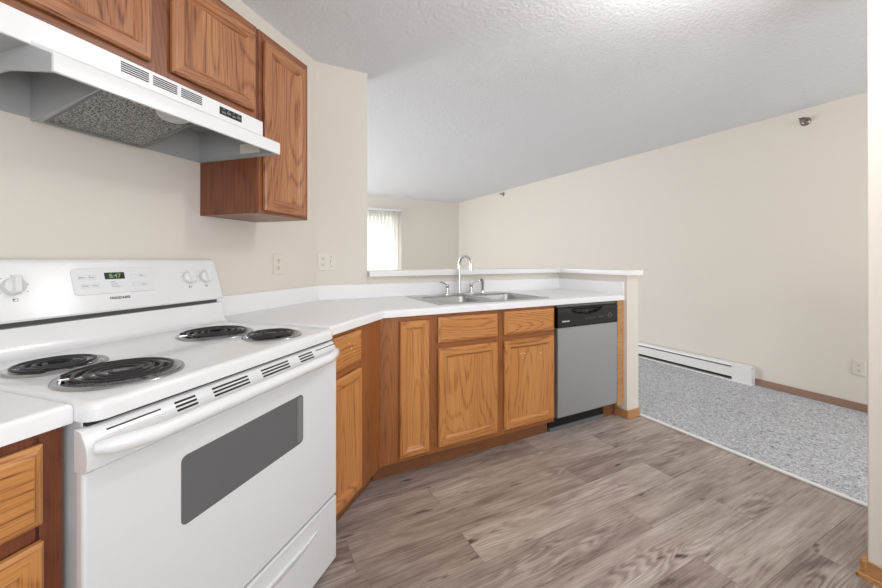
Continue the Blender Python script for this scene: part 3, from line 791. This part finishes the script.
# ------------------------------------------------------------------ range hood
r = rootp('range_hood', 'white under-cabinet range hood with vent slots above the stove', 'range hood', 'L', .82, 1.35, 1.60)
H0, H1, HL = .440, 1.208, .512
bm = bmesh.new()
B(bm, H0, H1, 1.158, 1.166, 1.676, 1.7415)                     # fascia
prism(bm, [(1.071, 1.600), (1.071, 1.640), (1.075, 1.647), (1.158, 1.684), (1.166, 1.684), (1.166, 1.676), (1.082, 1.640), (1.082, 1.600)], 'x', HL, H1)
hs = obj('shell', bm, M['white'], r, bevel=.002)
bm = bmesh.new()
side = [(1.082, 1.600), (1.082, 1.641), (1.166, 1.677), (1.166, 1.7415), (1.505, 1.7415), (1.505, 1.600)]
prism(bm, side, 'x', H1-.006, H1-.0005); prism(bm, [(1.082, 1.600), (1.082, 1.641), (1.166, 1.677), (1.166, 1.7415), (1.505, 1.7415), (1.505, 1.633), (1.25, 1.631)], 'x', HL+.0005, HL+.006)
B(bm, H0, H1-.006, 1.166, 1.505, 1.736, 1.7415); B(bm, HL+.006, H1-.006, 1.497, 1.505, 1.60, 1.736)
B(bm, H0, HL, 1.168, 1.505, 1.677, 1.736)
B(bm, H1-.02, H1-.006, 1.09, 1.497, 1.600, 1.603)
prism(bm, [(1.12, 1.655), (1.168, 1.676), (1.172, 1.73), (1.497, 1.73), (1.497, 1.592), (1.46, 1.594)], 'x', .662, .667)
obj('interior', bm, M['hoodin'], r, label='inner panels and left side of the hood, shade painted in as grey')
bm = bmesh.new()
# sloping left-hand light strip and right-hand baffle beside the filter
fz = lambda d: 1.594+(1.462-d)/(1.462-1.20)*.062
def slopebox(bm, a0, a1, d0, d1, dz0, dz1, mi=0):
    vs = []
    for a in (a0, a1):
        for d in (d0, d1):
            for z in (fz(d)+dz0, fz(d)+dz1): vs.append(bm.verts.new((a, d, z)))
    for f in ((0, 1, 3, 2), (4, 6, 7, 5), (0, 4, 5, 1), (2, 3, 7, 6), (0, 2, 6, 4), (1, 5, 7, 3)): bm.faces.new([vs[i] for i in f]).material_index = mi
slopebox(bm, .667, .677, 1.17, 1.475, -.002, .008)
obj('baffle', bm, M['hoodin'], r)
bm = bmesh.new(); slopebox(bm, .684, .946, 1.20, 1.462, 0, .008, 0)
ff = obj('grease_filter', bm, M['filter'], r)
bm = bmesh.new()
for q_ in ((.676, .686, 1.19, 1.47), (.944, .954, 1.19, 1.47), (.686, .944, 1.19, 1.202), (.686, .944, 1.458, 1.47)): slopebox(bm, *q_, -.002, .010)
obj('filter_frame', bm, M['grey'], ff)
bm = lathe(bmesh.new(), [(.048, .0), (.046, -.012), (.036, -.022), (.018, -.028), (0, -.029)], (.85, 1.165, 1.645), 28)
obj('lamp_cover', bm, M['lens'], r, smooth=60, label='frosted lamp cover')
obj('sticker', box(1.2005, 1.2022, 1.17, 1.27, 1.618, 1.658), M['plate'], r, label='pale label sticker inside the hood')
bm = bmesh.new()
for a0, a1 in ((.695, .768), (.780, .853), (.866, .938)):
    for k in range(5): obj('vent_slot', box(a0, a1, 1.1572, 1.16, 1.7025+k*.0062, 1.7058+k*.0062), M['slot'], r)
sw = obj('switch_panel', box(1.006, 1.100, 1.155, 1.16, 1.701, 1.727), M['black'], r, bevel=.001)
bm = bmesh.new()
for k, (a0, a1) in enumerate(((1.012, 1.030), (1.034, 1.050), (1.056, 1.072), (1.077, 1.094))):
    B(bm, a0, a1, 1.1540, 1.1552, 1.706+.002*(k % 2), 1.712+.004*(k % 2)); B(bm, a0+.004, a1-.005, 1.1540, 1.1552, 1.719, 1.723)
obj('rocker_switches', bm, M['grey'], sw)

# ------------------------------------------------------------------ outlets and switches
def outlet(name, label, frame, ox, oy, oz, wdt, h, rot, duplex=(0,), switch=()):
    """plate in local frame facing -y"""
    o = bpy.data.objects.new(name, None); C.objects.link(o); o.location = (ox, oy, oz); o.rotation_euler = (0, 0, rot); OFF[o.name] = (0, 0, 0)
    o['label'] = label; o['category'] = 'wall outlet'; o['group'] = 'wall outlets'
    obj('plate', box(-wdt/2, wdt/2, -.006, 0, -h/2, h/2), M['plate'], o, bevel=.0025)
    for cx in duplex:
        for cz in (-.02, .02):
            bm = bmesh.new(); prism(bm, rrect(cx-.016, cx+.016, cz-.014, cz+.014, .008, 4), 'y', -.0085, -.005)
            s = obj('socket', bm, M['plate'], o)
            bm = bmesh.new(); B(bm, cx-.0075, cx-.005, -.0092, -.008, cz-.001, cz+.008); B(bm, cx+.005, cx+.0075, -.0092, -.008, cz, cz+.008); B(bm, cx-.0025, cx+.0025, -.0092, -.008, cz-.009, cz-.004)
            obj('slots', bm, M['slot'], s)
    for cx in switch:
        bm = bmesh.new(); B(bm, cx-.0055, cx+.0055, -.0075, -.005, -.013, .013); prism(bm, [(-.006, -.004), (-.018, .004), (-.016, .010), (-.006, .008)], 'x', cx-.004, cx+.004)
        obj('toggle', bm, M['white_plastic'], o)
        bm = bmesh.new(); lathe(bm, [(.003, 0), (.003, .001), (0, .001)], None, 8, mp=lambda x, y, h: (cx+x, -.006-h, .03+y)); lathe(bm, [(.003, 0), (.003, .001), (0, .001)], None, 8, mp=lambda x, y, h: (cx+x, -.006-h, -.03+y))
        B(bm, cx-.0068, cx-.0055, -.0066, -.0055, -.014, .014)
        obj('screws', bm, M['slot'], o)
    return o
x, y = p(1.67, DW_-.0005)
outlet('wall_outlet', 'almond duplex outlet on the stove wall between wall cabinet and counter', 'L', x, y, 1.15, .072, .115, PI/4)
outlet('outlet_and_switch', 'double-width almond plate with outlet and light switch by the pass-through', 'S', .43, YB-.0005, 1.163, .116, .118, 0, (-.026,), (.026,))
outlet('wall_outlet', 'white duplex outlet low on the right wall near the carpet', 'S', XR-.0005, 1.075, .338, .072, .115, -PI/2)

# ------------------------------------------------------------------ baseboard heater
r = rootp('baseboard_heater', 'long low white baseboard heater along the right wall above the carpet', 'heater', 'S', XR-.035, 3.2, .006)
Y0, Y1 = 1.735, 4.75
bm = bmesh.new(); B(bm, XR-.006, XR, Y0, Y1, .012, .178); prism(bm, [(XR-.07, .150), (XR-.064, .166), (XR-.03, .178), (XR, .178), (XR, .170), (XR-.03, .170), (XR-.058, .160), (XR-.066, .150)], 'y', Y0, Y1)
obj('back_plate', bm, M['vinylframe'], r)
bm = bmesh.new(); prism(bm, [(XR-.070, .048), (XR-.070, .132), (XR-.062, .138), (XR-.062, .132), (XR-.064, .052), (XR-.05, .044)], 'y', Y0+.02, Y1)
obj('front_panel', bm, M['white_plastic'], r)
obj('end_cap', box(XR-.074, XR-.001, Y0, Y0+.16, .010, .172), M['white_plastic'], r, bevel=.004)
bm = bmesh.new()
for k in range(100):
    yy = Y0+.2+k*.028; B(bm, XR-.052, XR-.012, yy, yy+.003, .06, .13)
tube(bm, [(XR-.032, Y0+.1, .095), (XR-.032, Y1, .095)], .009, 8)
o = obj('heating_fins', bm, M['grey'], r)
bm = box(XR-.066, XR-.007, Y0+.16, Y1, .140, .146); B(bm, XR-.062, XR-.007, Y0+.16, Y1, .03, .036)
obj('air_slots', bm, M['slot'], r)
obj('bottom_rail', box(XR-.078, XR-.002, Y0-.005, Y1, .006, .018), M['vinylframe'], r, bevel=.002)

# ------------------------------------------------------------------ sidewall sprinklers
for y_, z_, lab in ((1.385, 2.345, 'metal sidewall fire sprinkler on the right wall, nearest the camera'), (5.62, 2.39, 'small distant sidewall fire sprinkler high on the right wall')):
    o = rootp('fire_sprinkler', lab, 'sprinkler', 'S', XR, y_, z_, group=None)
    mpx = lambda x, y, h: (XR-h, y_+x, z_+y)
    obj('escutcheon', lathe(bmesh.new(), [(.036, 0), (.034, .006), (.022, .016), (.016, .018), (0, .018)], None, 24, mp=mpx), M['nickel'], o, smooth=50)
    bm = lathe(bmesh.new(), [(.012, .015), (.012, .035), (.009, .04), (0, .04)], None, 16, mp=mpx)
    tube(bm, [(XR-.035, y_-.011, z_), (XR-.05, y_-.013, z_), (XR-.066, y_-.003, z_)], .0028, 6); tube(bm, [(XR-.035, y_+.011, z_), (XR-.05, y_+.013, z_), (XR-.066, y_+.003, z_)], .0028, 6)
    obj('nozzle', bm, M['nickel'], o, smooth=50)
    bm = bmesh.new(); B(bm, XR-.070, XR-.067, y_-.017, y_+.017, z_-.014, z_+.014); B(bm, XR-.090, XR-.040, y_-.02, y_+.02, z_+.015, z_+.0175)
    obj('deflector', bm, M['nickel'], o, bevel=.001)
